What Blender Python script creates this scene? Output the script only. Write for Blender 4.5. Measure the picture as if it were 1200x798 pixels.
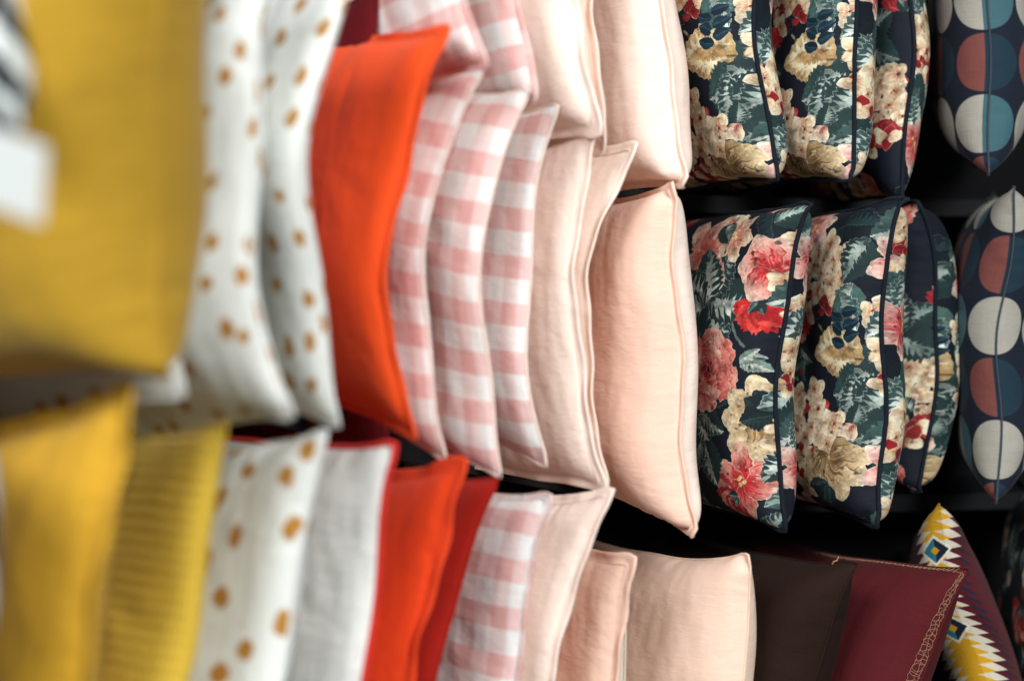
import bpy, math, random
import numpy as np
from mathutils import Matrix, Vector

sc = bpy.context.scene
for o in list(bpy.data.objects):
    bpy.data.objects.remove(o)
COL = sc.collection

# ------------------------------------------------------------------ camera
W0, H0, FPX = 1200.0, 798.0, 1850.0            # photograph size and focal length in its pixels
cam = bpy.data.cameras.new('camera')
cam.sensor_width = 36.0
cam.lens = 36.0 * FPX / W0
cam.clip_start, cam.clip_end = 0.05, 60
cam.dof.use_dof = True
cam.dof.focus_distance = 2.18
cam.dof.aperture_fstop = 1.3
cam.dof.aperture_blades = 0
cam_ob = bpy.data.objects.new('camera', cam)
CAM_M = Matrix.Translation((0, 0, 1.40)) @ Matrix.Rotation(math.radians(90 - 1.5), 4, 'X') @ Matrix.Rotation(math.radians(4.0), 4, 'Z')
cam_ob.matrix_world = CAM_M
COL.objects.link(cam_ob)
sc.camera = cam_ob
CAM_RIGHT = (CAM_M.to_3x3() @ Vector((1, 0, 0)))

def at(px, py, d):
    """where a thing seen at that place in the photograph stands, d metres in front of the lens"""
    v = CAM_M @ Vector(((px - W0 / 2) / FPX * d, -(py - H0 / 2) / FPX * d, -d))
    return np.array(v)

# ------------------------------------------------------------------ world and lamps
world = bpy.data.worlds.new('World')
sc.world = world
world.use_nodes = True
bg = world.node_tree.nodes['Background']
bg.inputs[0].default_value = (0.80, 0.92, 1.0, 1)
bg.inputs[1].default_value = 0.18

def area(name, loc, target, size, energy, color):
    l = bpy.data.lights.new(name, 'AREA')
    l.shape = 'RECTANGLE'; l.size, l.size_y = size
    l.energy = energy; l.color = color
    o = bpy.data.objects.new(name, l)
    o.location = loc
    o.rotation_euler = (Vector(target) - Vector(loc)).to_track_quat('-Z', 'Y').to_euler()
    COL.objects.link(o)
    return o

area('soft_key_light', (1.35, -1.25, 2.95), (0.25, 2.0, 1.25), (1.1, 1.2), 160, (0.99, 1.0, 0.985))  # area lamp for the soft key from upper right front; no window known there
area('added_fill_light', (-1.5, -1.0, 3.0), (-0.1, 1.7, 1.2), (1.2, 1.2), 98, (0.97, 0.99, 1.0))  # fill added at upper left to brighten the left-facing covers; no ceiling lamp known

sc.view_settings.view_transform = 'Standard'
sc.view_settings.look = 'None'
sc.view_settings.exposure = -0.15
sc.view_settings.gamma = 1.0
sc.view_settings.use_curve_mapping = False
sc.render.engine = 'CYCLES'
sc.cycles.use_denoising = True
sc.cycles.max_bounces = 7
sc.cycles.diffuse_bounces = 6

# ------------------------------------------------------------------ material helpers
def srgb(r, g, b):
    def f(c):
        c /= 255.0
        return c / 12.92 if c <= 0.04045 else ((c + 0.055) / 1.055) ** 2.4
    return (f(r), f(g), f(b), 1.0)

class NT:
    def __init__(self, name):
        self.m = bpy.data.materials.new(name); self.m.use_nodes = True
        self.t = self.m.node_tree; self.n = self.t.nodes; self.l = self.t.links
        self.b = self.n['Principled BSDF']
    def node(self, kind, **kw):
        n = self.n.new(kind)
        for k, v in kw.items(): setattr(n, k, v)
        return n
    def link(self, a, b): self.l.new(a, b)
    def math(self, op, a, b=None, clamp=False):
        n = self.node('ShaderNodeMath', operation=op); n.use_clamp = clamp
        for i, v in enumerate((a, b)):
            if v is None: continue
            if isinstance(v, (int, float)): n.inputs[i].default_value = v
            else: self.link(v, n.inputs[i])
        return n.outputs[0]
    def mix(self, f, a, b, mode='MIX'):
        n = self.node('ShaderNodeMix', data_type='RGBA', blend_type=mode)
        for i, v in ((0, f), (6, a), (7, b)):
            if isinstance(v, (int, float, tuple)): n.inputs[i].default_value = v
            else: self.link(v, n.inputs[i])
        return n.outputs[2]
    def uv(self, sx=1.0, sy=1.0, ox=0, oy=0):
        u = self.node('ShaderNodeUVMap', uv_map='cloth')
        mp = self.node('ShaderNodeMapping')
        mp.inputs['Scale'].default_value = (sx, sy, 1); mp.inputs['Location'].default_value = (ox, oy, 0)
        self.link(u.outputs[0], mp.inputs[0])
        return mp.outputs[0]
    def noise(self, vec, scale, detail=3.0, rough=0.5):
        n = self.node('ShaderNodeTexNoise'); n.inputs['Scale'].default_value = scale
        n.inputs['Detail'].default_value = detail; n.inputs['Roughness'].default_value = rough
        if vec is not None: self.link(vec, n.inputs['Vector'])
        return n.outputs[0]

def finish_fabric(t, color, rough=0.85, sheen=0.08, weave=0.25, slub=0.10, wrinkle=0.25, sheen_tint=(1, 1, 1, 1), seed=0.0):
    """colour grain, thread relief and soft creases for a woven cloth; cloth coordinates are metres"""
    # slubs: long thin colour variations along warp and weft
    a = t.noise(t.uv(30, 900, seed, seed), 1.0, 2)
    b = t.noise(t.uv(900, 30, seed, seed), 1.0, 2)
    c = t.noise(t.uv(9, 9, seed, seed), 1.0, 3)
    s = t.math('ADD', t.math('ADD', a, b), c)
    v = t.math('ADD', t.math('MULTIPLY', t.math('SUBTRACT', s, 1.5), slub * 1.6), 1.0)
    cmb = t.node('ShaderNodeCombineColor')
    for i in range(3): t.link(v, cmb.inputs[i])
    col = t.mix(1.0, color, cmb.outputs[0], 'MULTIPLY')
    t.link(col, t.b.inputs['Base Color'])
    t.b.inputs['Roughness'].default_value = rough
    t.b.inputs['Specular IOR Level'].default_value = 0.18
    t.b.inputs['Sheen Weight'].default_value = sheen
    t.b.inputs['Sheen Roughness'].default_value = 0.45
    t.b.inputs['Sheen Tint'].default_value = sheen_tint
    # relief
    th = t.math('ADD', a, b)
    b1 = t.node('ShaderNodeBump'); b1.inputs['Strength'].default_value = weave; b1.inputs['Distance'].default_value = 0.0012
    t.link(th, b1.inputs['Height'])
    # creases
    n1 = t.noise(t.uv(7, 16, seed, seed), 1.0, 4, 0.6)
    cr = t.math('ABSOLUTE', t.math('SUBTRACT', n1, 0.5))
    n2 = t.noise(t.uv(14, 7, seed + 3, seed), 1.0, 2, 0.5)
    hh = t.math('ADD', t.math('MULTIPLY', cr, 0.5), n2)
    b2 = t.node('ShaderNodeBump'); b2.inputs['Strength'].default_value = wrinkle; b2.inputs['Distance'].default_value = 0.03
    t.link(hh, b2.inputs['Height'])
    t.link(b1.outputs[0], b2.inputs['Normal'])
    t.link(b2.outputs[0], t.b.inputs['Normal'])
    return t.m

_seed = [0]
def plain(name, rgb, **kw):
    _seed[0] += 1.37
    t = NT(name)
    return finish_fabric(t, srgb(*rgb), seed=_seed[0], **kw)

def gingham(name, cell=0.0285, off=0.0):
    t = NT(name)
    u = t.uv(1, 1, off, off * .6)
    wob = t.node('ShaderNodeTexNoise'); wob.inputs['Scale'].default_value = 14
    t.link(u, wob.inputs['Vector'])
    add = t.node('ShaderNodeVectorMath', operation='MULTIPLY_ADD')
    t.link(wob.outputs['Color'], add.inputs[0]); add.inputs[1].default_value = (.004, .004, 0); t.link(u, add.inputs[2])
    sp = t.node('ShaderNodeSeparateXYZ'); t.link(add.outputs[0], sp.inputs[0])
    def stripe(s):
        tri = t.math('PINGPONG', s, cell)
        return t.math('MULTIPLY', t.math('SUBTRACT', tri, cell / 2), 1 / 0.0012, True)
    fx, fy = stripe(sp.outputs[0]), stripe(sp.outputs[1])
    white, pale, mid, dark = srgb(240, 240, 237), srgb(241, 226, 221), srgb(237, 203, 198), srgb(232, 183, 177)
    c = t.mix(fy, t.mix(fx, white, pale), t.mix(fx, mid, dark))
    return finish_fabric(t, c, slub=.05, wrinkle=.35, weave=.1, seed=off * 7)

def gold_spots(name, off=0.0, cell=0.050, size=0.19):
    t = NT(name)
    u = t.uv(1 / cell, 1 / cell, off, off * 1.7)
    nz = t.node('ShaderNodeTexNoise'); nz.inputs['Scale'].default_value = 2.2; t.link(u, nz.inputs['Vector'])
    add = t.node('ShaderNodeVectorMath', operation='MULTIPLY_ADD')
    t.link(nz.outputs['Color'], add.inputs[0]); add.inputs[1].default_value = (.32, .32, 0); t.link(u, add.inputs[2])
    vo = t.node('ShaderNodeTexVoronoi', voronoi_dimensions='2D'); vo.inputs['Scale'].default_value = 1.0
    vo.inputs['Randomness'].default_value = 0.72
    t.link(add.outputs[0], vo.inputs['Vector'])
    r = t.node('ShaderNodeSeparateColor'); t.link(vo.outputs['Color'], r.inputs[0])
    lim = t.math('ADD', t.math('MULTIPLY', r.outputs[0], 0.05), size)
    f = t.math('MULTIPLY', t.math('SUBTRACT', lim, vo.outputs['Distance']), 14.0, True)
    c = t.mix(f, srgb(234, 237, 233), srgb(190, 136, 58))
    m = finish_fabric(t, c, slub=.05, wrinkle=.3, weave=.2, seed=off)
    t.link(t.math('MULTIPLY', f, 0.15), t.b.inputs['Metallic'])
    return m

def knit(name, rgb):
    t = NT(name)
    u = t.uv(1, 1)
    sp = t.node('ShaderNodeSeparateXYZ'); t.link(u, sp.inputs[0])
    nz = t.math('MULTIPLY', t.math('SUBTRACT', t.noise(t.uv(18, 18), 1.0, 2), .5), .006)
    y = t.math('ADD', sp.outputs[1], nz)
    rib = t.math('SINE', t.math('MULTIPLY', y, 2 * math.pi / 0.0125))
    st = t.math('SINE', t.math('MULTIPLY', sp.outputs[0], 2 * math.pi / 0.007))
    h = t.math('ADD', rib, t.math('MULTIPLY', st, .3))
    f = t.math('MULTIPLY', t.math('ADD', rib, 1.0), .5, True)
    c = t.mix(f, srgb(210, 174, 58), srgb(*rgb))
    m = finish_fabric(t, c, slub=.1, wrinkle=.2, weave=.1)
    b = t.node('ShaderNodeBump'); b.inputs['Strength'].default_value = 0.8; b.inputs['Distance'].default_value = .0012
    t.link(h, b.inputs['Height'])
    old = t.b.inputs['Normal'].links[0].from_node
    t.link(old.outputs[0], b.inputs['Normal']); t.link(b.outputs[0], t.b.inputs['Normal'])
    return m

# ------------------------------------------------------------------ printed cloth, painted in code
class Print:
    def __init__(self, n, bgc):
        self.n = n
        self.im = np.ones((n, n, 3)) * np.array(bgc) / 255.0
        self.rng = np.random.default_rng(5)
        g = self.rng.normal(size=(n // 4, n // 4))
    def stamp(self, cx, cy, R, fn):
        n = self.n
        x0, y0 = int(cx * n), int(cy * n); r = int(R * n) + 2
        ys, xs = np.mgrid[-r:r + 1, -r:r + 1]
        X = (xs + x0 - cx * n) / n; Y = (ys + y0 - cy * n) / n
        col, a = fn(X, Y)
        iy, ix = (ys + y0) % n, (xs + x0) % n
        a = np.clip(a, 0, 1)[..., None]
        self.im[iy, ix] = self.im[iy, ix] * (1 - a) + np.clip(col, 0, 1) * a
    def petal(self, cx, cy, ang, L, Wd, base, tip, streak=None, sk=.5, p=.75, wave=.0, edge=None, notch=0., bend=0.):
        rng = self.rng; ph = rng.uniform(0, 6.3, 4); n = self.n
        base, tip = np.array(base) / 255., np.array(tip) / 255.
        ca, sa = math.cos(ang), math.sin(ang)
        def fn(X, Y):
            t = (X * ca + Y * sa) / L; s = (-X * sa + Y * ca) / Wd
            s = s - bend * t * t
            tt = np.clip(t, 0, 1)
            w = np.sin(np.pi * tt ** p) ** .62
            w = w * (1 + wave * np.sin(tt * 19 + ph[0]) + wave * .6 * np.sin(tt * 41 + ph[1]))
            lim = 1 - notch * np.exp(-(s / .22) ** 2)
            d = np.minimum((w - np.abs(s)) * Wd, np.minimum(t, lim - t) * L)
            a = d * n * .8 + .5
            k = np.clip(tt, 0, 1)[..., None]
            col = base * (1 - k) + tip * k
            if streak is not None:
                q = s / np.maximum(w, .15)
                st = np.sin(q * 13 + ph[2]) * .5 + np.sin(q * 29 + ph[3]) * .5 + .35 * np.sin(tt * 9 + q * 4)
                f = np.clip((st * .5 + .55 - tt / max(sk, .05) * .9) * 5, 0, 1)[..., None]
                col = col * (1 - f) + np.array(streak) / 255. * f
            if edge is not None:
                f = np.clip(1 - d * n / 3.2, 0, 1)[..., None]
                col = col * (1 - f) + np.array(edge) / 255. * f
            a = np.where((t < -.02) | (t > 1.02), 0, a)
            return col, a
        self.stamp(cx, cy, L * 1.05 + Wd, fn)
    def leaf(self, cx, cy, ang, L, Wd, dark, light, serr=.09, split=True):
        rng = self.rng; ph = rng.uniform(0, 6.3, 3); n = self.n
        dark, light = np.array(dark) / 255., np.array(light) / 255.
        ca, sa = math.cos(ang), math.sin(ang); side = rng.choice((-1, 1)); cv = rng.uniform(-.35, .35)
        def fn(X, Y):
            t = (X * ca + Y * sa) / L; s = (-X * sa + Y * ca) / Wd - cv * t * (1 - t) * 2
            tt = np.clip(t, 0, 1)
            w = np.sin(np.pi * tt ** .72) ** .75 * (1 + serr * (np.abs(((tt * 9 + ph[0]) % 1) - .5) * 4 - 1))
            d = np.minimum((w - np.abs(s)) * Wd, np.minimum(t, 1 - t) * L)
            a = d * n * .8 + .5
            q = np.abs(s) / np.maximum(w, .1)
            jag = np.abs(((tt * 7.5 - q * 1.3 + ph[1]) % 1) - .5) * 2
            jag2 = np.abs(((tt * 17 - q * 2.1 + ph[2]) % 1) - .5) * 2
            on = s * side > 0
            lim = np.where(on, .30 + .55 * jag + .15 * jag2, .02 + .34 * jag * jag2)
            f = np.clip((lim - q) * 7, 0, 1) * np.clip(tt * 5, 0, 1)
            f = f * (.75 + .25 * np.sin(tt * 5 + ph[0]))
            col = dark * (1 - f[..., None]) + light * f[..., None]
            rib = (np.clip(1.1 - np.abs(s) * Wd * n / 1.3, 0, 1) * .7)[..., None]
            col = col * (1 - rib) + (light * .7 + .25) * rib
            eg = (np.clip(1 - d * n / 3., 0, 1) * (s * side > 0))[..., None]
            col = col * (1 - eg) + (light * .6 + .36) * eg
            return col, np.where((t < 0) | (t > 1), 0, a)
        self.stamp(cx, cy, max(L, Wd) * 1.1, fn)
    def dot(self, cx, cy, r, c):
        c = np.array(c) / 255.; n = self.n
        self.stamp(cx, cy, r * 1.3, lambda X, Y: (np.ones(X.shape + (3,)) * c, (r - np.hypot(X, Y)) * n * .8 + .5))
    def stem(self, pts, w, c):
        pts = np.array(pts); 
        for k in range(len(pts) - 1):
            m = max(2, int(np.hypot(*(pts[k + 1] - pts[k])) * self.n / 2))
            for f in np.linspace(0, 1, m): 
                q = pts[k] * (1 - f) + pts[k + 1] * f
                self.dot(q[0], q[1], w, c)
    def hydrangea(self, cx, cy, R, nf=22, shade=False):
        rng = self.rng
        for k in range(30):
            a, r = rng.uniform(0, 6.3), R * math.sqrt(rng.uniform(0, .95))
            self.dot(cx + r * math.cos(a), cy + r * math.sin(a), .016, (172, 46, 50) if k % 3 else (92, 22, 30))
        for k in range(7):
            a = rng.uniform(0, 6.3); r = R * .85
            self.stem([(cx, cy), (cx + r * math.cos(a) * .6 + .01, cy + r * math.sin(a) * .6), (cx + r * math.cos(a), cy + r * math.sin(a))], .0028, (26, 34, 36))
        for k in range(nf):
            a = k * 2.4 + rng.uniform(-.3, .3); r = R * 1.05 * math.sqrt((k + .5) / nf)
            x, y = cx + r * math.cos(a), cy + r * math.sin(a)
            low = (y < cy - .25 * R)
            pr = rng.uniform(0, 1.5); L = rng.uniform(.044, .056)
            for q in range(4 if rng.random() < .6 else 5):
                b = pr + q * 1.57 + rng.uniform(-.15, .15)
                if low and rng.random() < .45:
                    self.petal(x, y, b, L * .85, L * .42, (120, 24, 30), (160, 40, 44), None, edge=(226, 176, 140))
                else:
                    self.petal(x, y, b, L, L * .40, (206, 160, 112), (248, 228, 194), (186, 104, 80), .30, p=.85, edge=(176, 132, 96) if rng.random() < .35 else (250, 238, 214))
            self.dot(x, y, .0036, (58, 52, 44))
    def rose(self, cx, cy, R, pink=(232, 138, 120), red=(186, 40, 46), lightc=(246, 190, 166)):
        rng = self.rng
        for ring, (rr, m, L, Wd) in enumerate(((.55, 8, .55, .34), (.36, 7, .5, .3), (.2, 6, .42, .25), (.07, 5, .34, .2))):
            for k in range(m):
                a = k * 6.283 / m + ring * .5 + rng.uniform(-.15, .15)
                x, y = cx + R * rr * .7 * math.cos(a), cy + R * rr * .7 * math.sin(a)
                self.petal(x, y, a + rng.uniform(-.35, .35), R * L, R * Wd, red, pink if (k + ring) % 2 else lightc, red, .55, p=.95, wave=.06, edge=lightc, notch=.12)
        for k in range(9):
            a = rng.uniform(0, 6.3); r = R * rng.uniform(.05, .3)
            self.petal(cx + r * math.cos(a), cy + r * math.sin(a), a + 1.5, R * .34, R * .07, (150, 22, 34), pink, None, edge=lightc, bend=.8)
    def carnation(self, cx, cy, ang, R, red=(166, 40, 48), tip=(232, 168, 146)):
        rng = self.rng
        for ring in range(3):
            for k in range(7 - ring):
                a = ang + (k - (6 - ring) / 2) * (.46 - .05 * ring) + rng.uniform(-.08, .08)
                self.petal(cx, cy, a, R * (1.05 - .2 * ring), R * .26, red if ring < 2 else (140, 16, 30), tip if (k + ring) % 2 else red, red, .75, p=1.15, wave=.08, edge=tip if k % 2 else None, notch=.12)
        self.leaf(cx - .012 * math.cos(ang), cy - .012 * math.sin(ang), ang + .5, R * .5, R * .2, (30, 48, 48), (120, 150, 140))
        self.leaf(cx - .012 * math.cos(ang), cy - .012 * math.sin(ang), ang - .5, R * .5, R * .2, (30, 48, 48), (120, 150, 140))
    def lily(self, cx, cy, R, a0=0., base=(190, 60, 60), tip=(238, 214, 176), st=(200, 90, 84)):
        for k in range(6):
            self.petal(cx, cy, a0 + k * 1.047 + self.rng.uniform(-.12, .12), R * self.rng.uniform(.85, 1.1), R * .3, base, tip, st, .55, p=.9, wave=.06, edge=(246, 228, 196))
        for k in range(6): self.dot(cx + self.rng.normal() * R * .1, cy + self.rng.normal() * R * .1, R * .045, (232, 206, 120))
    def foliage(self, cx, cy, a0, m, L, Wd, dark=(34, 52, 52), light=(148, 172, 162), spread=.8):
        for k in range(m):
            a = a0 + (k - (m - 1) / 2) * spread + self.rng.uniform(-.15, .15)
            self.leaf(cx, cy, a, L * self.rng.uniform(.8, 1.1), Wd, dark, light)
    def painterly(self):
        n = self.n; r = np.random.default_rng(3)
        def tile_noise(k):
            f = r.normal(size=(k, k)); t = np.arange(n) * k / n; i = t.astype(int); w = t - i; w = w * w * (3 - 2 * w); j = (i + 1) % k
            q = f[i] * (1 - w)[:, None] + f[j] * w[:, None]
            return q[:, i] * (1 - w) + q[:, j] * w
        dx = 4.0 * tile_noise(24) + 1.7 * tile_noise(60) + .4 * tile_noise(150)
        dy = 4.0 * tile_noise(24) + 1.7 * tile_noise(60) + .4 * tile_noise(150)
        yy, xx = np.mgrid[0:n, 0:n]
        self.im = self.im[(yy + np.round(dy).astype(int)) % n, (xx + np.round(dx).astype(int)) % n]
        lum = self.im.mean(-1, keepdims=True)
        tone = 1 + (.13 * tile_noise(40) + .07 * tile_noise(110) + .05 * tile_noise(220))[..., None] * np.clip(lum * 2.2, .2, 1)
        self.im = np.clip(self.im * tone, 0, 1) * .90
        hi = np.clip(tile_noise(90) - 1.0, 0, 1)[..., None] * np.clip(lum * 3 - .5, 0, 1)      # stray light brush marks
        self.im = self.im * (1 - hi * .5) + hi * .5 * np.array((.93, .9, .82))
        g = self.im.mean(-1, keepdims=True); k = np.clip(g * 2 - .5, 0, 1) * .28
        self.im = self.im * (1 - k) + (g * np.array((1.04, 1.0, .93))) * k                     # faded, less golden cream
        lo = np.clip(tile_noise(70) - 1.1, 0, 1)[..., None] * np.clip(lum * 3 - .4, 0, 1)
        self.im = self.im * (1 - lo * .55)
    def image(self, name):
        n = self.n
        im = bpy.data.images.new(name, n, n)
        px = np.ones((n, n, 4), np.float32); px[..., :3] = self.im
        im.pixels.foreach_set(px.ravel()); im.update(); im.pack()
        return im

NAVY = (19, 25, 37)
DG, LG = (36, 56, 56), (160, 182, 172)
def paint_floral(kind):
    P = Print(1024, NAVY); P.rng = np.random.default_rng(11 if kind == 'a' else 23)
    r = P.rng
    for k in range(10):                                    # shadowy leaves deep in the ground
        P.leaf(r.random(), r.random(), r.uniform(0, 6.3), .16, .055, (20, 32, 38), (34, 58, 60))
    if kind == 'a':
        P.stem([(.48, .1), (.56, .22), (.6, .33)], .0035, (62, 84, 76)); P.stem([(.9, .55), (.84, .62), (.8, .7)], .004, (96, 118, 108))
        P.foliage(.72, .70, 3.9, 4, .21, .085, DG, LG, .85); P.foliage(.72, .70, .9, 3, .2, .08, DG, (176, 196, 186), .9)
        P.leaf(.76, .58, 5.4, .16, .06, DG, (196, 210, 200)); P.leaf(.70, .62, 4.6, .17, .06, DG, LG)
        P.lily(.66, .83, .155, .4, (196, 70, 66), (238, 206, 176), (208, 92, 86))
        P.lily(.78, .90, .10, .9, (190, 120, 90), (236, 216, 180), (206, 110, 96))
        for a in (.3, 1.2, 2.1, 3.2, 4.2): P.petal(.95, .80, a, .12, .055, (206, 60, 58), (240, 206, 184), (200, 40, 44), .5, wave=.05, edge=(246, 226, 204))
        P.carnation(.93, .68, 4.7, .09, (196, 34, 36), (226, 70, 60))
        P.foliage(.72, .33, 5.2, 3, .13, .045, DG, (196, 208, 190), .6)
        P.rose(.755, .465, .155)
        P.foliage(.90, .50, .2, 3, .09, .022, (120, 146, 136), (214, 220, 204), .5)
        for k, a in enumerate((1.9, 2.5, 3.1, 3.7, 4.3, 5.0)): P.petal(.99, .31, a, .16, .058, (176, 132, 78), (238, 216, 170), (150, 108, 62), .45, wave=.09, edge=(246, 232, 198))
        P.foliage(1.0, .34, 2.9, 3, .11, .045, (22, 36, 40), (40, 60, 58), .6)
        P.lily(.47, .16, .14, .2, (170, 104, 60), (228, 186, 128), (140, 60, 50))
        P.lily(.90, .12, .13, .6, (196, 48, 52), (240, 190, 160), (196, 40, 44)); P.carnation(.86, .07, 3.6, .09)
        P.foliage(.70, .66, 2.6, 3, .2, .09, DG, (190, 206, 196), .8); P.leaf(.74, .24, 5.0, .15, .055, DG, (200, 212, 196)); P.leaf(.72, .24, 4.2, .12, .045, DG, LG)
        P.hydrangea(.30, .62, .13, 16); P.rose(.18, .30, .13); P.foliage(.2, .85, 1., 4, .17, .06, DG, LG, 1.)
        P.hydrangea(.06, .74, .09, 12); P.foliage(.05, .45, 5., 3, .19, .04, DG, (206, 218, 210), .35); P.carnation(.38, .95, 1.5, .1)
        P.foliage(.05, .22, 4.4, 3, .17, .045, DG, (190, 206, 200), .4)
    else:
        P.stem([(.86, .3), (.92, .42), (.98, .5)], .005, (176, 160, 120)); P.stem([(.78, .62), (.9, .5)], .004, (150, 138, 104))
        P.foliage(.96, .48, 4.4, 2, .2, .07, DG, (176, 200, 194), .5); P.leaf(.99, .56, 4.5, .22, .075, (44, 66, 66), (200, 214, 206))
        P.leaf(.97, .55, 3.3, .22, .085, (200, 164, 106), (244, 228, 184), .07)
        P.leaf(.95, .50, 3.0, .17, .055, (190, 150, 96), (240, 222, 176), .07)
        P.foliage(.97, .46, 4.3, 3, .17, .06, (44, 70, 70), (204, 220, 212), .5)
        P.leaf(.66, .52, 3.9, .13, .06, (24, 44, 46), (70, 104, 98)); P.leaf(.70, .55, 4.8, .12, .05, (24, 44, 46), (90, 120, 110))
        P.foliage(.50, .42, 1.9, 3, .2, .055, (38, 54, 50), (196, 190, 154), .5)
        P.foliage(.45, .60, 4.6, 4, .16, .05, (24, 40, 44), (60, 90, 88), .7)
        P.stem([(.6, .6), (.66, .55), (.74, .6)], .004, (24, 38, 40))
        P.hydrangea(.76, .78, .135, 18); P.lily(.68, .95, .12, .3, (206, 110, 100), (236, 206, 184), (204, 100, 92))
        P.carnation(.62, .66, 4.5, .125, (192, 36, 44), (240, 170, 146))
        P.leaf(.93, .76, 4.4, .17, .06, (70, 100, 96), (216, 226, 212)); P.leaf(.88, .72, 5.2, .14, .05, (60, 90, 88), (200, 214, 204))
        for k in range(6): P.leaf(.9, .66 - .02 * k, (.3, 2.8)[k % 2], .06, .02, (16, 38, 52), (28, 66, 82))
        P.dot(.9, .60, .006, (222, 206, 150)); P.leaf(.97, .9, 4.2, .16, .06, DG, LG)
        P.hydrangea(.72, .24, .165, 26)
        for a in (3.9, 4.5, 5.1, 5.7, .1): P.petal(.86, .20, a, .16, .06, (150, 116, 70), (236, 212, 164), (120, 90, 56), .5, wave=.08, edge=(244, 228, 190))
        P.foliage(.86, .1, 4.0, 3, .09, .03, (28, 46, 50), (60, 84, 84), .6)
        P.rose(.22, .55, .13); P.hydrangea(.12, .85, .09, 12); P.foliage(.1, .3, 2., 4, .2, .06, DG, LG, .9)
        P.lily(.30, .22, .14); P.foliage(.38, .80, 1.2, 3, .18, .06, DG, LG, .8); P.leaf(.42, .07, .6, .22, .08, (190, 150, 96), (238, 218, 172))
        P.foliage(.06, .42, 3., 4, .16, .06, DG, (190, 206, 196), .6); P.hydrangea(.07, .64, .08, 11); P.foliage(.04, .12, 1.3, 3, .17, .05, DG, (206, 218, 210), .4)
    for q, v in enumerate((.16, .50, .84)):                 # light blossom and leaves along the far panel's edge
        vv = v + (.12 if kind == 'a' else 0.)
        P.foliage(.10, vv + .17, 4.2, 3, .17, .055, (58, 84, 82), (206, 220, 212), .5)
        P.leaf(.14, vv + .12, 2.0, .15, .05, (44, 68, 68), (196, 212, 204))
        if (q + (kind == 'a')) % 2: P.hydrangea(.09, vv, .095, 13)
        else: P.lily(.08, vv, .12, .4 + q, (200, 60, 64), (240, 214, 196), (196, 60, 66))
    for k in range(11):                                    # small leaves and half-open buds filling the ground
        x, y, a = r.random(), r.random(), r.uniform(0, 6.3)
        if P.im[int(y * 1024), int(x * 1024)].sum() > .42: continue
        P.leaf(x, y, a, r.uniform(.07, .12), r.uniform(.03, .045), DG, (150, 174, 164))
        if k % 3 == 0:
            for b in (-.5, 0., .5): P.petal(x, y, a + 3.1 + b, .05, .02, (206, 150, 120), (240, 218, 186), (190, 70, 66), .4, edge=(246, 232, 206))
    for k in range(14):                                    # sprigs, buds and berries
        x, y, a = r.random(), r.random(), r.uniform(0, 6.3)
        if P.im[int(y * 1024), int(x * 1024)].sum() > .45: continue
        P.stem([(x, y), (x + .05 * math.cos(a), y + .05 * math.sin(a))], .003, (70, 92, 84))
        P.foliage(x, y, a, 2, .06, .02, DG, LG, 1.); P.dot(x + .055 * math.cos(a), y + .055 * math.sin(a), .011, (180, 34, 44))
    P.painterly()
    return P.image('floral_print_' + kind)

def paint_circles():
    n = 768; v, u = np.mgrid[0:n, 0:n] / n * 6.0
    ci, ri = np.round(u), np.round(v); x, y = u - ci, v - ri
    col = np.ones((n, n, 3)) * np.array((22, 29, 42.))
    even = (ri % 2 == 0); ce = (ci % 2 == 0)
    white, coral, teal, dteal = (np.array(c, float) for c in ((160, 156, 146), (118, 67, 62), (60, 95, 104), (26, 47, 60)))
    L = np.where(even[..., None], white, coral); 
    R = np.where(even[..., None], np.where(ce[..., None], white, teal), dteal)
    c = np.where((x < 0)[..., None], L, R)
    a = np.clip((.475 - np.hypot(x, y)) * n / 6 * .7 + .5, 0, 1)[..., None]
    col = col * (1 - a) + c * a
    P = Print(n, (0, 0, 0)); P.im = col / 255.
    return P.image('circle_print')

def paint_kilim():
    n = 768; v, u = np.mgrid[0:n, 0:n] / n
    x = np.abs(u - .5) * 2; row = v * 32; fr = row % 1; k = np.floor(row)
    tri = np.abs(((k / 16.0) % 1) - .5) * 2                      # 0 at the waist, 1 at the widest
    w = .0 + .17 * tri
    saw = w - .11 * fr + .04
    col = np.ones((n, n, 3)) * np.array((84, 22, 30.))
    def put(m, c): col[m] = np.array(c, float)
    put(x < saw + .19, (24, 34, 52)); put(x < saw + .15, (78, 20, 28)); put(x < saw + .07, (206, 198, 180)); put(x < saw - .03, (206, 154, 32))
    put((x < saw - .03) & (tri < .5) & (k % 2 == 0), (222, 214, 196)); put((x < .10 - .1 * fr) & (tri < .5) & (k % 2 == 0), (206, 154, 32))
    d = np.abs(x) / .09 + np.abs(((v * 4) % 1) - .5) / .16
    put(d < 1.25, (222, 214, 196)); put((d < 1.0), (40, 116, 130)); put((d < 1.0) & (u > .5), (26, 34, 56)); put(d < .35, (206, 154, 32))
    x2 = np.minimum(u, 1 - u) * 2
    s2 = .10 + .2 * (1 - tri) - .1 * fr
    put(x2 < s2 + .06, (24, 34, 52)); put(x2 < s2, (222, 214, 196)); put(x2 < s2 - .1, (60, 120, 130))
    P = Print(n, (0, 0, 0)); P.im = col / 255.
    return P.image('kilim_weave')

def printed(name, img, scale, off=(0, 0), **kw):
    t = NT(name)
    tx = t.node('ShaderNodeTexImage'); tx.image = img; tx.extension = 'REPEAT'
    t.link(t.uv(1 / scale, 1 / scale, off[0], off[1]), tx.inputs[0])
    return finish_fabric(t, tx.outputs[0], **kw)

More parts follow.
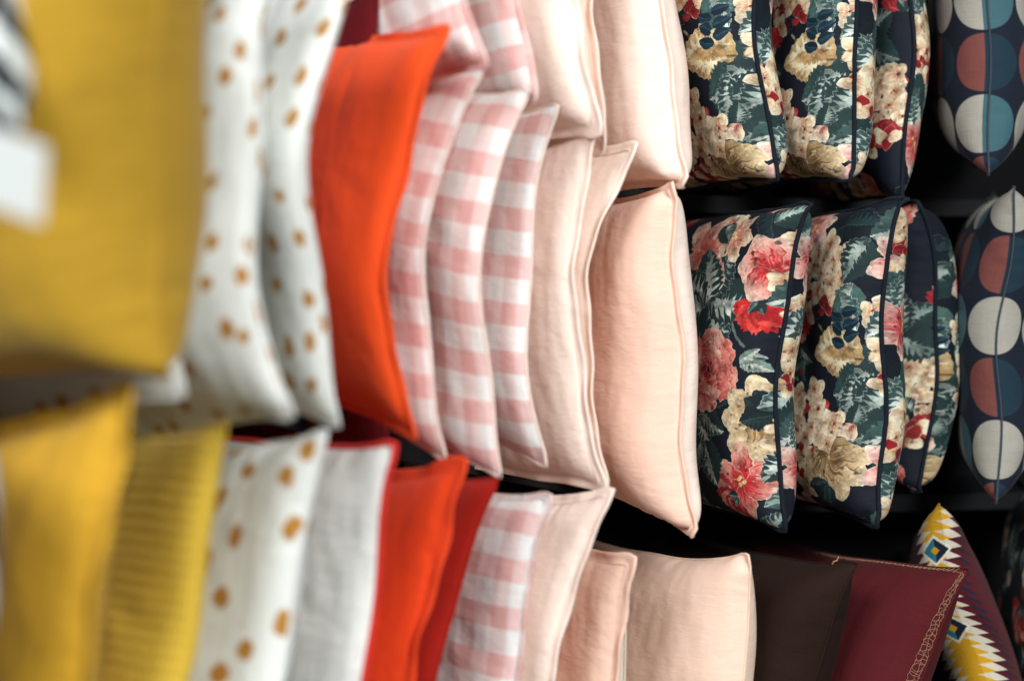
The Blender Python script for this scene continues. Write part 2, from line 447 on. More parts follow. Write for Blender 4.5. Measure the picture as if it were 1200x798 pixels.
def ikat(name):
    t = NT(name)
    w = t.node('ShaderNodeTexWave', wave_type='BANDS', bands_direction='DIAGONAL'); w.inputs['Scale'].default_value = 1
    w.inputs['Distortion'].default_value = 4; w.inputs['Detail'].default_value = 2
    t.link(t.uv(9, 9), w.inputs['Vector'])
    r = t.node('ShaderNodeValToRGB'); e = r.color_ramp.elements
    e[0].position, e[0].color = .42, srgb(34, 38, 42); e[1].position, e[1].color = .55, srgb(206, 212, 210)
    t.link(w.outputs[1], r.inputs[0])
    return finish_fabric(t, r.outputs[0])

IMG_A, IMG_B, IMG_C, IMG_K = paint_floral('a'), paint_floral('b'), paint_circles(), paint_kilim()
M = {}
M['mustard'] = plain('mustard_cotton', (172, 134, 36), sheen=.2, wrinkle=.35)
M['mustard_deep'] = plain('mustard_linen', (196, 150, 42), wrinkle=.45)
M['knit'] = knit('mustard_knit', (222, 188, 70))
M['spots'] = gold_spots('gold_spotted_cotton', 0.3); M['spots3'] = gold_spots('gold_spotted_cotton_third', 4.4); M['spots2'] = gold_spots('gold_spotted_cotton_other', 2.1, .06, .2)
M['orange'] = plain('orange_cotton', (246, 84, 32), sheen=.1, wrinkle=.22, slub=.02)
M['orange_deep'] = plain('deep_orange_cotton', (240, 72, 28), wrinkle=.3, slub=.03)
M['red'] = plain('brick_red_cotton', (176, 34, 22), wrinkle=.3)
M['burgundy'] = plain('burgundy_cotton', (104, 18, 26), sheen=.02)
for k in range(5): M['gingham%d' % k] = gingham('pink_gingham_%d' % k, .0285, .013 * k)
M['blush'] = plain('blush_cotton', (248, 222, 207), wrinkle=.4, slub=.03, weave=.08)
M['blush_pale'] = plain('pale_blush_cotton', (252, 231, 217), wrinkle=.4, slub=.03, weave=.08)
M['blush_deep'] = plain('blush_pink_cotton', (246, 208, 188), wrinkle=.4, slub=.03, weave=.08)
M['peach'] = plain('peach_linen', (248, 216, 195), slub=.05, weave=.25, wrinkle=.32)
M['cream'] = plain('cream_cotton', (230, 222, 210))
M['white'] = plain('white_boucle', (232, 231, 227), weave=.6, wrinkle=.5)
M['red_trim'] = plain('red_trim_cloth', (214, 48, 38))
M['brown'] = plain('brown_linen', (38, 22, 15), slub=.14, weave=.4, sheen=.01)
M['maroon'] = plain('maroon_linen', (84, 24, 29), slub=.14, weave=.4, sheen=.015)
M['thread'] = plain('cream_thread', (168, 130, 102))
M['navy_seam'] = plain('navy_seam_cloth', (58, 66, 76))
M['navy'] = plain('navy_piping_cloth', (20, 26, 36), sheen=.02)
M['floral_a'] = printed('floral_cotton', IMG_A, .42, (-.07, -.035), rough=.7, slub=.05, wrinkle=.22, weave=.15, sheen=.015)
M['floral_b'] = printed('floral_cotton_other', IMG_B, .42, (-.07, -.035), rough=.7, slub=.05, wrinkle=.22, weave=.15, sheen=.015)
M['floral_t'] = printed('floral_cotton_shifted', IMG_B, .42, (-.07, .11), rough=.7, slub=.05, wrinkle=.22, weave=.15, sheen=.015)
M['floral_t3'] = printed('floral_cotton_turned', IMG_A, .42, (.3, .3), rough=.7, slub=.05, wrinkle=.22, weave=.15, sheen=.015)
M['circles'] = printed('circle_print_cotton', IMG_C, .53, (.151, .02), rough=.8, slub=.16, weave=.4, wrinkle=.2, sheen=.05)
M['kilim'] = printed('kilim_wool', IMG_K, .45, (.5, -.01), rough=.9, slub=.2, weave=.6, wrinkle=.15)
M['ikat'] = ikat('black_white_ikat')

def simple(name, rgb, rough=.6, noise_amt=.15, alpha=None):
    t = NT(name)
    tc = t.node('ShaderNodeTexCoord')
    n = t.noise(tc.outputs['Object'], 9.0, 4)
    c = t.mix(t.math('MULTIPLY', n, noise_amt * 2), srgb(*rgb), srgb(*[min(255, int(q * 1.35 + 6)) for q in rgb]))
    t.link(c, t.b.inputs['Base Color']); t.b.inputs['Roughness'].default_value = rough; t.b.inputs['Specular IOR Level'].default_value = .12
    return t.m
M['board'] = simple('dark_grey_laminate', (27, 28, 30), .55)
M['wall'] = simple('charcoal_panel', (13, 13, 15), .8)
M['rail'] = simple('black_steel', (18, 18, 20), .4)
M['card'] = simple('white_card', (186, 190, 187), .6, .03)

# ------------------------------------------------------------------ cushion shapes: two square cloths sewn together and inflated
def inflate(seed=0, cap=.16, steps=150, press=1.0, sag=.3, lo=25, hi=57, bend=.06, shrink=.94, slack=.04):
    rng = np.random.default_rng(seed)
    EDGES = ((slice(None), 0), (slice(None), -1), (0, slice(None)), (-1, slice(None)))
    def noise(n, k):
        f = rng.normal(size=(k, k)); t = np.linspace(0, k - 1.001, n); i = t.astype(int); w = t - i; w = w * w * (3 - 2 * w)
        i2 = np.minimum(i + 1, k - 1)
        r = f[i] * (1 - w)[:, None] + f[i2] * w[:, None]
        return r[:, i] * (1 - w) + r[:, i2] * w
    def sew(X):
        for s in EDGES:
            X[:, s[0], s[1]] = X[:, s[0], s[1]].mean(0)
    def run(X, n, steps, it):
        h = 1 / (n - 1); V = np.zeros_like(X)
        capm = cap * (1 + .10 * noise(n, 5)); b = np.linspace(0, 1, n)[None, :]
        pm = press * (1 + sag * (.5 - b)) * np.ones((n, 1)) * (1 + .25 * noise(n, 6))
        S = slack * (.6 + .5 * noise(n, 7)); cons = []
        for (di, dj, st, only) in ((1, 0, 1, 0), (0, 1, 1, 0), (1, 1, .35, 0), (1, -1, .35, 0), (2, 0, bend, 1), (0, 2, bend, 1)):
            L = h * math.hypot(di, dj); step = max(di, dj)
            for col in range(2):
                idx = np.array([k for k in range(n - step) if (k // step) % 2 == col])
                if dj == 0: Lm = L * (1 + .5 * (S[idx] + S[idx + step])); Lm[:, [0, -1]] = L * shrink
                elif di == 0: Lm = L * (1 + .5 * (S[:, idx] + S[:, idx + step])); Lm[[0, -1], :] = L * shrink
                elif dj == 1: Lm = L * (1 + S[idx, :-1])
                else: Lm = L * (1 + S[idx, 1:])
                if dj == 0: sa, sb = np.s_[:, idx], np.s_[:, idx + step]
                elif di == 0: sa, sb = np.s_[:, :, idx], np.s_[:, :, idx + step]
                elif dj == 1: sa, sb = np.s_[:, idx, :-1], np.s_[:, idx + 1, 1:]
                else: sa, sb = np.s_[:, idx, 1:], np.s_[:, idx + 1, :-1]
                cons.append((sa, sb, Lm[None, ..., None], st, only))
        for s in range(steps):
            N = np.cross(np.gradient(X, axis=1), np.gradient(X, axis=2))
            N /= np.linalg.norm(N, axis=-1, keepdims=True) + 1e-9; N[1] *= -1
            f = pm[None] * np.clip(1 - np.abs(X[..., 2]) / capm[None], -1.5, 1)
            V = V * .93 + N * f[..., None] * 0.055 * h
            P = X.copy(); X = X + V * .5
            for _ in range(it):
                for sa, sb, L, st, only in cons:
                    A, B = X[sa], X[sb]; D = B - A
                    l = np.sqrt((D * D).sum(-1, keepdims=True)) + 1e-9
                    g = (l - L) / l * st * .5
                    if only: g = np.minimum(g, 0)
                    D = D * g; X[sa] = A + D; X[sb] = B - D
                sew(X)
                m = X[..., 2].mean(0)
                X[0, ..., 2] = np.maximum(X[0, ..., 2], m); X[1, ..., 2] = np.minimum(X[1, ..., 2], m)
            V = X - P
        return X
    n = lo; g = np.linspace(-.5, .5, n); a, b = np.meshgrid(g, g, indexing='ij')
    z = .02 * (1 - 4 * a * a) * (1 - 4 * b * b) + .0015 * rng.normal(size=(n, n))
    X = np.stack([np.stack([a, b, z], -1), np.stack([a, b, -z], -1)])
    X = run(X, n, steps, 5)
    t = np.linspace(0, n - 1.0001, hi); i = t.astype(int); w = t - i
    Y = X[:, i] * (1 - w)[None, :, None, None] + X[:, i + 1] * w[None, :, None, None]
    Y = Y[:, :, i] * (1 - w)[None, None, :, None] + Y[:, :, i + 1] * w[None, None, :, None]
    Y = Y + .002 * rng.normal(size=Y.shape); sew(Y)
    Y = run(Y, hi, 55, 5)
    c = Y[:, [0, 0, -1, -1], [0, -1, 0, -1]].mean((0, 1)); Y = Y - c
    return Y

SHAPES = [inflate(3, .15, slack=.05, bend=.045), inflate(8, .12, slack=.065, bend=.035), inflate(5, .2, slack=.04),
          inflate(12, .15, slack=.055, bend=.04, sag=.6), inflate(21, .13, slack=.04), inflate(34, .17, slack=.06, bend=.035)]

def mesh_obj(name, verts, faces, mat, parent=None, uv=None, smooth=True):
    me = bpy.data.meshes.new(name)
    me.from_pydata([tuple(map(float, v)) for v in verts], [], faces)
    if smooth: me.polygons.foreach_set('use_smooth', [True] * len(me.polygons))
    lay = me.uv_layers.new(name='cloth')
    if uv is not None:
        li = np.zeros(len(me.loops), int); me.loops.foreach_get('vertex_index', li)
        lay.data.foreach_set('uv', np.asarray(uv, np.float32)[li].ravel())
    me.materials.append(mat); me.update()
    o = bpy.data.objects.new(name, me); COL.objects.link(o)
    if parent is not None: o.parent = parent
    return o

def tube(pts, r, k=6, closed=False):
    pts = np.asarray(pts); m = len(pts); vs, fs = [], []
    if closed: T = np.roll(pts, -1, 0) - np.roll(pts, 1, 0)
    else: T = np.gradient(pts, axis=0)
    T /= np.linalg.norm(T, axis=1, keepdims=True) + 1e-9
    up = np.array([.31, .2, .93])
    for p, t in zip(pts, T):
        a = np.cross(t, up); a /= np.linalg.norm(a) + 1e-9; b = np.cross(t, a)
        for q in range(k):
            an = q * 2 * math.pi / k; vs.append(p + r * (math.cos(an) * a + math.sin(an) * b))
    for i in range(m if closed else m - 1):
        j = (i + 1) % m
        for q in range(k):
            q2 = (q + 1) % k; fs.append((i * k + q, j * k + q, j * k + q2, i * k + q2))
    return vs, fs

def thing(name, label, cat, loc, group=None):
    o = bpy.data.objects.new(name, None); COL.objects.link(o)
    o.empty_display_size = .05; o.location = Vector([float(q) for q in loc])
    o['label'] = label; o['category'] = cat
    if group: o['group'] = group
    return o

ZUP = np.array([0, 0, 1.0])
def cushion(name, label, top, bot, d, psi, shape=0, th=1.0, front='blush', back=None, edge='seam', edge_mat=None,
            bow=0.0, group=None, ew=.012, wid=1.0, dtop=0.0, flip=False, seed=0, uvo=(0, 0), wob=1.0, tilt=0.0, full=1.0):
    """a square cushion standing on end: its near edge runs from top to bot, the cover recedes by the angle psi"""
    X = SHAPES[shape].copy()
    if flip: X = X[:, :, ::-1].copy(); X[..., 1] *= -1
    n = X.shape[1]
    Pt, Pb = at(top[0], top[1], d + dtop), at(bot[0], bot[1], d)
    mid = (Pt + Pb) / 2; B = Pt - Pb; Hh = np.linalg.norm(B); B = B / Hh
    ps = math.radians(psi)
    A = -np.array([-math.sin(ps), math.cos(ps), 0.0]); A = A - B * A.dot(B); A /= np.linalg.norm(A)
    C = np.cross(A, B)
    hx, hb = X[:, -1, [0, -1], 0].mean(), (X[0, -1, -1, 1] - X[0, -1, 0, 1])
    Wd = Hh * wid
    a, b, c = (X[..., 0] - hx) * Wd, X[..., 1] / hb, X[..., 2] * Wd * th
    cm = np.abs(c).max(); c = np.sign(c) * cm * (np.abs(c) / cm) ** full
    rng = random.Random(seed * 7 + int(top[0]))
    ph = [rng.uniform(0, 6.3) for _ in range(6)]
    s = (1 + a / Wd)                                            # 0 at the back edge, 1 at the near edge
    # hand-made unevenness: the cover twists, leans and sags a little
    lean = wob * Hh * (.024 * np.sin(3.1 * b * 2 + 2.2 * s + ph[0]) + .015 * np.sin(7 * b + 5 * s + ph[1])) * np.clip(1 - s * .5, 0, 1)
    edgew = wob * Hh * .011 * np.sin(11 * b + ph[2]) * s ** 3 * (1 - (2 * b) ** 2)
    bw = bow * d / FPX * (1 - np.clip(2 * b, -1, 1) ** 2) * (.15 + .85 * np.clip(s, 0, 1) ** 1.2)
    R = np.array(CAM_RIGHT)
    Pw = mid + a[..., None] * A + (b * Hh + a * math.tan(math.radians(tilt)))[..., None] * B + (c + lean + edgew)[..., None] * C + bw[..., None] * R
    base = (Pb + A * (-Wd / 2)); base[2] = Pw[..., 2].min()
    root = thing(name, label, 'cushion', base, group)
    Pl = Pw - base
    g = np.arange(n) / (n - 1)
    faces0 = [(i * n + j, (i + 1) * n + j, (i + 1) * n + j + 1, i * n + j + 1) for i in range(n - 1) for j in range(n - 1)]
    U, Vv = np.meshgrid(g, g, indexing='ij')
    uvL = np.stack([(U + uvo[0]) * Wd, (Vv + uvo[1]) * Hh], -1).reshape(-1, 2)
    uvR = np.stack([(2 - U + uvo[0]) * Wd, (Vv + uvo[1]) * Hh], -1).reshape(-1, 2)
    # outward normals
    e1 = Pl[0][-1, n // 2] - Pl[0][0, n // 2]; e2 = Pl[0][n // 2, -1] - Pl[0][n // 2, 0]
    if np.cross(e1, e2).dot(C) > 0: fl, fr = faces0, [f[::-1] for f in faces0]
    else: fl, fr = [f[::-1] for f in faces0], faces0
    fm, bm = M[front], M[back or front]
    f = mesh_obj('front_panel', Pl[0].reshape(-1, 3), fl, fm, root, uvL)
    bk = mesh_obj('back_panel', Pl[1].reshape(-1, 3), fr, bm, root, uvR)
    for o in (f, bk):
        md = o.modifiers.new('smooth', 'SUBSURF'); md.levels = 0; md.render_levels = 1
    # the edge
    li = [(i, 0) for i in range(n - 1)] + [(n - 1, j) for j in range(n - 1)] + [(i, n - 1) for i in range(n - 1, 0, -1)] + [(0, j) for j in range(n - 1, 0, -1)]
    L = np.array([Pl[0][i, j] for i, j in li]); m = len(L)
    inn = np.array([(Pl[0][min(max(i, 2), n - 3), min(max(j, 2), n - 3)] + Pl[1][min(max(i, 2), n - 3), min(max(j, 2), n - 3)]) / 2 for i, j in li])
    O = L - inn
    O -= np.outer(O.dot(C), C)
    for _ in range(2): O = (np.roll(O, 1, 0) + O * 2 + np.roll(O, -1, 0)) / 4
    O /= np.linalg.norm(O, axis=1, keepdims=True) + 1e-9
    arc = np.linspace(0, 1, m, endpoint=False)
    em = M[edge_mat or front]
    if edge in ('piping', 'seam'):
        r = ew if edge == 'piping' else .0016
        v, fc = tube(L + O * r * .5, r, 8, True)
        mesh_obj('piping' if edge == 'piping' else 'seam', v, fc, em, root, np.array([[q * 1.8, 0.0] for q in arc for _ in range(8)]))
    elif edge == 'flange':
        Nn = np.tile(C, (m, 1)); wav = ew * .22 * np.sin(arc * 61 + ph[3]) + ew * .15 * np.sin(arc * 143 + ph[4])
        prof = [(-.15, .0030), (.12, .0012), (.5, .0017), (.85, .0022), (1.0, .0018), (1.06, 0), (1.0, -.0018), (.85, -.0022), (.5, -.0017), (.12, -.0012), (-.15, -.0030)]
        corner = np.zeros(m)
        for q in (0, n - 1, 2 * (n - 1), 3 * (n - 1)): corner[q] = 1
        corner = np.convolve(np.concatenate([corner[-3:], corner, corner[:3]]), [.1, .25, .41, .25, .1], 'same')[3:-3]
        vs = []
        for i in range(m):
            for (o_, t_) in prof: vs.append(L[i] + O[i] * o_ * ew * (1 + corner[i]) + Nn[i] * (t_ + wav[i] * max(o_, 0)))
        k = len(prof); fc = [(i * k + q, ((i + 1) % m) * k + q, ((i + 1) % m) * k + q + 1, i * k + q + 1) for i in range(m) for q in range(k - 1)]
        mesh_obj('flange', vs, fc, em, root, np.array([[arc[i] * 1.8, o_ * ew] for i in range(m) for (o_, t_) in prof]))
    root['_n'] = n; del root['_n']
    return root, Pl, C, A, B

# ------------------------------------------------------------------ the setting: back wall and shelf boards of the display
def strip(name, pts, back, depth, thick, mat, kind='structure', label=None, cat=None, group=None):
    """a board following the row: pts are front points, it reaches depth metres towards the back"""
    vs, fs = [], []
    for p, bk in zip(pts, back):
        p = np.array(p); q = p + np.array(bk) * depth
        vs += [p, q, q - ZUP * thick, p - ZUP * thick]
    for i in range(len(pts) - 1):
        for k in range(4): fs.append((i * 4 + k, i * 4 + (k + 1) % 4, (i + 1) * 4 + (k + 1) % 4, (i + 1) * 4 + k))
    e = 4 * (len(pts) - 1); fs += [(0, 1, 2, 3), (e + 3, e + 2, e + 1, e)]
    base = np.mean(vs, 0)
    o = mesh_obj(name, np.array(vs) - base, fs, mat, None, None, False)
    o.location = Vector(map(float, base))
    md = o.modifiers.new('edge', 'BEVEL'); md.width = .002; md.segments = 2
    if kind: o['kind'] = kind
    if label: o['label'] = label; o['category'] = cat
    if group: o['group'] = group
    return o

def bd(psi): return (-math.sin(math.radians(psi)), math.cos(math.radians(psi)), 0)
ROWPX = [(60, 1.22, 42), (380, 1.62, 40), (600, 1.90, 34), (800, 2.08, 28), (960, 2.18, 24), (1120, 2.27, 20), (1330, 2.36, 18), (1800, 2.45, 16)]
def row(ys, setback):
    pts, bk = [], []
    for (x, d, ps), y in zip(ROWPX, ys):
        pts.append(at(x, y, d) + np.array(bd(ps)) * setback); bk.append(bd(ps))
    return pts, bk
SHELF_LABELS = ('dark grey shelf board under the top row of cushions', 'dark grey shelf board between the middle and bottom rows',)
for ys, lab in (((-40, 20, 75, 208, 222, 226, 226, 226), SHELF_LABELS[0]), ((400, 470, 545, 590, 606, 612, 606, 600), SHELF_LABELS[1])):
    p, b = row(ys, .27)
    strip('shelf_board', p, b, .24, .028, M['board'], None, lab, 'shelf', 'display shelves')
p, b = row((1200,) * 8, .53)
p = [np.array([q[0], q[1], 2.6]) for q in p]
strip('wall', p, b, .04, 2.6, M['wall'])
fl = [(-3, -2, 0), (4, -2, 0), (4, 5, 0), (-3, 5, 0)]
o = mesh_obj('floor', fl, [(0, 1, 2, 3)], M['wall'], None, None, False); o['kind'] = 'structure'

# ------------------------------------------------------------------ the cushions
G = {'g': 'pink gingham cushions', 'b': 'blush pink cushions', 'f': 'dark floral cushions', 'c': 'navy circle print cushions', 'y': 'mustard cushions', 'o': 'orange cushions', 's': 'white cushions with gold spots', 'i': 'black and white patterned cushions'}
# top row
cushion('cushion', 'black and white patterned cushion corner at the far left above the white price tag', (-50, -560), (16, 146), 1.18, 30, 0, .8, 'ikat', group=G['i'], seed=1)
cushion('gingham_cushion', 'shaded gingham cushion in the top row directly above the orange cushion', (500, -400), (570, 72), 1.76, 36, 1, .6, 'gingham3', edge='flange', ew=.006, group=G['g'], bow=-14, seed=2)
cushion('gingham_cushion', 'gingham cushion at the right of the top row pair, touching the blush cushion', (604, -335), (622, 112), 1.86, 34, 0, .6, 'gingham4', edge='flange', ew=.006, group=G['g'], bow=-4, seed=3)
cushion('blush_cushion', 'first blush cushion of the top row, next to the gingham', (664, -280), (692, 147), 1.95, 38, 0, .75, 'blush_pale', edge='flange', group=G['b'], bow=-2, seed=4)
cushion('blush_cushion', 'thin blush cushion squeezed second in the top row of blush', (690, -265), (706, 168), 2.0, 34, 4, .45, 'blush', edge='flange', group=G['b'], seed=5)
cushion('blush_cushion', 'plump blush cushion in the top row beside the floral cushions', (762, -190), (801, 212), 2.07, 25, 5, 1.0, 'blush', edge='flange', ew=.008, group=G['b'], bow=-8, full=.68, seed=6)
cushion('floral_cushion', 'first dark floral cushion of the top row, beside blush', (886, -178), (904, 208), 2.15, 25, 0, 1.15, 'floral_t', 'floral_a', 'piping', 'navy', ew=.0032, group=G['f'], full=.68, seed=7)
cushion('floral_cushion', 'second dark floral cushion of the top row', (1012, -168), (1006, 213), 2.2, 22, 3, 1.1, 'floral_t', 'floral_a', 'piping', 'navy', ew=.0032, group=G['f'], full=.68, seed=8)
cushion('floral_cushion', 'shaded floral cushion with red petals, third in the top row', (1080, -140), (1058, 232), 2.27, 8, 4, 1.0, 'floral_t3', 'floral_b', 'piping', 'navy', ew=.0032, group=G['f'], seed=9)
cushion('circle_cushion', 'navy cushion with two-tone circles in the top right corner', (1168, -165), (1156, 204), 2.28, -13, 0, 1.2, 'circles', edge='seam', edge_mat='navy_seam', group=G['c'], tilt=-8, seed=10, uvo=(.197, .20))

# middle row
cushion('cushion', 'large plain mustard cushion filling the upper left corner', (238, -180), (206, 440), 1.34, 54, 2, 1.7, 'mustard', bow=-16, dtop=-.13, group=G['y'], tilt=19, full=.85, seed=11)
cushion('spotted_cushion', 'shaded white cushion with gold spots peeping out below the large mustard cushion', (232, -90), (214, 462), 1.48, 56, 4, .5, 'spots3', bow=-20, group=G['s'], tilt=15, seed=42)
cushion('spotted_cushion', 'white cushion with gold spots beside the large mustard cushion', (332, -70), (350, 486), 1.50, 42, 0, .62, 'spots', bow=-42, group=G['s'], tilt=9, seed=12)
cushion('spotted_cushion', 'white cushion with gold spots overlapping the orange cushion', (414, -50), (390, 498), 1.57, 34, 4, .55, 'spots3', bow=-33, group=G['s'], seed=41)
cushion('cushion', 'burgundy cushion mostly hidden behind the gold spotted and orange cushions', (448, -14), (468, 540), 1.86, 40, 4, .3, 'burgundy', tilt=2, bow=-20, seed=13)
cushion('cushion', 'bright orange cushion in the middle row between gold spots and gingham', (523, 38), (488, 505), 1.74, 37, 1, .6, 'orange', edge='flange', ew=.008, bow=-46, group=G['o'], tilt=-6, seed=14)
cushion('gingham_cushion', 'gingham cushion of the middle row right behind the orange one', (568, 80), (522, 537), 1.82, 36, 0, .45, 'gingham0', edge_mat='blush_pale', bow=-40, group=G['g'], tilt=-6, seed=15)
cushion('gingham_cushion', 'middle of the three gingham cushions in the middle row', (617, 105), (584, 557), 1.85, 35, 1, .5, 'gingham1', edge_mat='blush_pale', bow=-28, group=G['g'], tilt=-6, seed=16)
cushion('gingham_cushion', 'gingham cushion of the middle row touching the blush cushion', (657, 127), (643, 548), 1.92, 34, 3, .45, 'gingham2', edge_mat='blush_pale', bow=-28, group=G['g'], tilt=-6, seed=17)
cushion('blush_cushion', 'blush cushion of the middle row leaning against the gingham', (698, 150), (704, 566), 1.98, 34, 1, .5, 'blush_pale', edge='flange', ew=.010, bow=-24, group=G['b'], seed=18)
cushion('blush_cushion', 'thin blush cushion second in the middle row of blush', (741, 175), (708, 562), 2.03, 33, 4, .4, 'blush_pale', edge='flange', ew=.010, bow=-36, group=G['b'], seed=19)
cushion('blush_cushion', 'plump pink cushion of the middle row beside the floral cushions', (789, 221), (815, 622), 2.07, 25, 5, 1.0, 'blush_deep', 'blush_pale', edge='flange', ew=.007, bow=-8, group=G['b'], full=.68, tilt=-5, seed=20)  # paler back panel: the brighter light on that side is put into its colour
cushion('floral_cushion', 'floral cushion with a big salmon rose in the middle row', (947, 239), (918, 620), 2.15, 25, 0, 1.15, 'floral_a', 'floral_b', 'piping', 'navy', ew=.0034, bow=-15, group=G['f'], full=.68, seed=21)
cushion('floral_cushion', 'floral cushion with large cream hydrangea in the middle row', (1062, 236), (1038, 618), 2.2, 21, 3, 1.1, 'floral_b', 'floral_a', 'piping', 'navy', ew=.0034, bow=-9, group=G['f'], full=.68, seed=22)
cushion('floral_cushion', 'half hidden floral cushion in shade, third in the middle row', (1078, 238), (1076, 575), 2.32, 20, 2, 1.1, 'floral_t3', 'floral_t', 'piping', 'navy', ew=.0032, bow=40, group=G['f'], full=.62, seed=23)
cushion('circle_cushion', 'navy cushion with two-tone circles at the right of the middle row', (1180, 219), (1161, 588), 2.28, -14, 0, 1.05, 'circles', edge='seam', edge_mat='navy_seam', bow=8, group=G['c'], uvo=(0, .197), tilt=-4, seed=24)

# bottom row
cushion('cushion', 'black and white patterned cushion corner at the lower left edge', (-14, 500), (-75, 1180), 1.22, 30, 0, .7, 'ikat', group=G['i'], seed=25)
cushion('cushion', 'plain mustard cushion at the left end of the bottom row', (144, 470), (74, 1072), 1.36, 42, 3, .8, 'mustard_deep', edge='flange', ew=.014, group=G['y'], tilt=11, seed=26)
cushion('cushion', 'ribbed knitted mustard cushion in the bottom row', (271, 497), (176, 1070), 1.45, 40, 1, .6, 'knit', bow=-8, group=G['y'], tilt=9, seed=27)
cushion('spotted_cushion', 'white cushion with gold spots in the bottom row', (386, 505), (300, 1042), 1.55, 42, 0, .7, 'spots2', bow=-6, group=G['s'], tilt=12, seed=28)
cushion('cushion', 'white cushion with thin red trim in the bottom row', (467, 521), (416, 1025), 1.65, 42, 1, .6, 'white', edge='piping', edge_mat='red_trim', ew=.0035, bow=-6, tilt=4, seed=29)
cushion('cushion', 'orange cushion with wide border in the bottom row', (538, 553), (486, 1016), 1.75, 38, 3, .5, 'orange_deep', edge='flange', ew=.014, bow=-24, group=G['o'], tilt=8, seed=30)
cushion('cushion', 'brick red cushion in the bottom row beside gingham', (582, 561), (505, 1018), 1.82, 36, 4, .45, 'red', bow=-22, tilt=6, seed=31)
cushion('gingham_cushion', 'gingham cushion in the bottom row', (645, 583), (590, 1025), 1.88, 38, 1, .5, 'gingham1', edge='flange', ew=.006, bow=-12, group=G['g'], tilt=4, seed=32)
cushion('blush_cushion', 'pale blush cushion of the bottom row next to gingham', (712, 580), (640, 1007), 1.93, 36, 0, .5, 'blush_pale', edge='flange', ew=.010, bow=-20, group=G['b'], tilt=12, seed=33)
cushion('blush_cushion', 'short pink cushion with stitched border in the bottom row', (742, 660), (708, 1040), 1.99, 34, 4, .5, 'blush_deep', edge='flange', ew=.012, bow=-8, group=G['b'], seed=34)
cushion('cushion', 'cream cushion tucked behind the short pink one in the bottom row', (736, 672), (740, 1060), 2.03, 32, 4, .4, 'cream', bow=0, seed=35)
cushion('cushion', 'peach linen cushion in the bottom row beside the brown one', (876, 651), (868, 1052), 2.06, 30, 5, 1.0, 'peach', bow=6, tilt=3, seed=36)
brown = cushion('cushion', 'dark brown linen cushion in the bottom row', (1003, 663), (926, 1044), 2.12, 28, 3, 1.35, 'brown', bow=-18, tilt=4, seed=37)
maroon = cushion('cushion', 'maroon linen cushion with cream stitched edge in the bottom row', (1131, 666), (1022, 1040), 2.16, 28, 4, 1.35, 'maroon', bow=-8, tilt=8, seed=38)
cushion('kilim_cushion', 'zigzag woven cushion in yellow, white and burgundy behind the maroon one', (1099, 588), (1176, 960), 2.27, -10, 0, 1.0, 'kilim', edge='none', bow=8, tilt=16, seed=39)
cushion('floral_cushion', 'floral cushion cut off by the lower right edge', (1262, 600), (1266, 980), 2.25, -8, 0, .9, 'floral_b', 'floral_a', 'piping', 'navy', ew=.0032, group=G['f'], seed=40)

# ------------------------------------------------------------------ small details
def surf(c, u, v, lift=.0015, layer=0):
    """a point just above the cover of a cushion at cloth place u, v (0..1)"""
    root, P, C, A, B = c; n = P.shape[1]
    x, y = min(max(u, 0), .9999) * (n - 1), min(max(v, 0), .9999) * (n - 1); i, j = int(x), int(y); fx, fy = x - i, y - j
    Q = P[layer]
    p = Q[i, j] * (1 - fx) * (1 - fy) + Q[i + 1, j] * fx * (1 - fy) + Q[i, j + 1] * (1 - fx) * fy + Q[i + 1, j + 1] * fx * fy
    return p + C * lift * (1 if layer == 0 else -1)

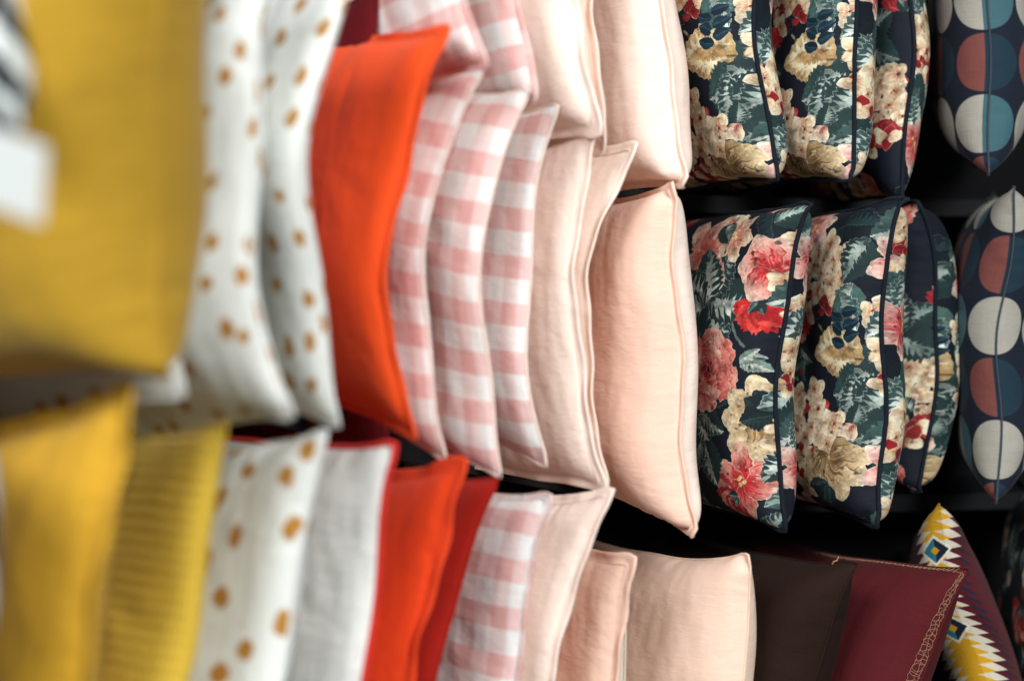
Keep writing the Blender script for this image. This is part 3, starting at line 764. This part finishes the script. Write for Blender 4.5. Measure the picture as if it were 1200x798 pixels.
def stitches(c):
    rng = random.Random(4)
    lines = []
    wv = lambda v: .008 + .055 * max(0., 1 - v) ** .8            # the border narrows towards the upper corner
    for q in (.12, .5, 1.0):                                   # three wavering threads along the near edge
        lines.append([surf(c, 1 - wv(v) * q + rng.uniform(-.003, .003), v, .0014) for v in np.linspace(.02, .985, 110)])
    for k in range(60):                                         # rungs
        v = .02 + k * .0162; w = wv(v); j = lambda: rng.uniform(-.006, .006)
        lines.append([surf(c, 1 - w * q, v + j(), .0018) for q in (.02, .35, .7, 1.0)])
        if k % 2: lines.append([surf(c, 1 - w * .1, v + j(), .002), surf(c, 1 - w * .9, v + .012 + j(), .0022)])
    lines.append([surf(c, u, .985 + rng.uniform(-.004, .003), .0016) for u in np.linspace(.35, .99, 60)])
    for k in range(34):
        u = .36 + k * .0185
        lines.append([surf(c, u, .999, .0018), surf(c, u + rng.uniform(-.008, .008), .978, .002)])
    vs, fs = [], []
    for l in lines:
        v, f = tube(l, .00042, 4); o = len(vs); vs += v; fs += [tuple(q + o for q in t) for t in f]
    mesh_obj('stitched_border', vs, fs, M['thread'], c[0])
stitches(maroon)
p0 = surf(brown, .93, .985, .003)
v, f = tube([p0, p0 + np.array([.001, -.003, .004]), p0 + np.array([.005, -.004, .006]), p0 + np.array([.007, -.002, .011])], .0012, 6)
mesh_obj('loose_thread', v, f, M['thread'], brown[0])

def price_tag(label, corners, d, thick=.0012):
    P = [at(x, y, dd) for (x, y), dd in zip(corners, d)]
    base = np.mean(P, 0); root = thing('price_tag', label, 'price tag', base, 'price tags')
    nrm = np.cross(P[1] - P[0], P[3] - P[0]); nrm /= np.linalg.norm(nrm)
    vs = [q - base for q in P] + [q - base - nrm * thick for q in P]
    o = mesh_obj('card', vs, [(0, 1, 2, 3), (7, 6, 5, 4), (0, 4, 5, 1), (1, 5, 6, 2), (2, 6, 7, 3), (3, 7, 4, 0)], M['card'], root, None, False)
    md = o.modifiers.new('edge', 'BEVEL'); md.width = .003; md.segments = 3; md.affect = 'EDGES'
    a = (P[0] + P[1]) / 2 - base
    v, f = tube([a - np.array([0, 0, .004]), a + np.array([.0, .004, .02]), a + np.array([.004, .02, .05])], .0008, 6)
    mesh_obj('string', v, f, M['card'], root)
price_tag('blank white price tag hanging in front of the mustard cushion', [(-30, 142), (56, 172), (50, 264), (-40, 232)], (1.08, 1.06, 1.06, 1.08))
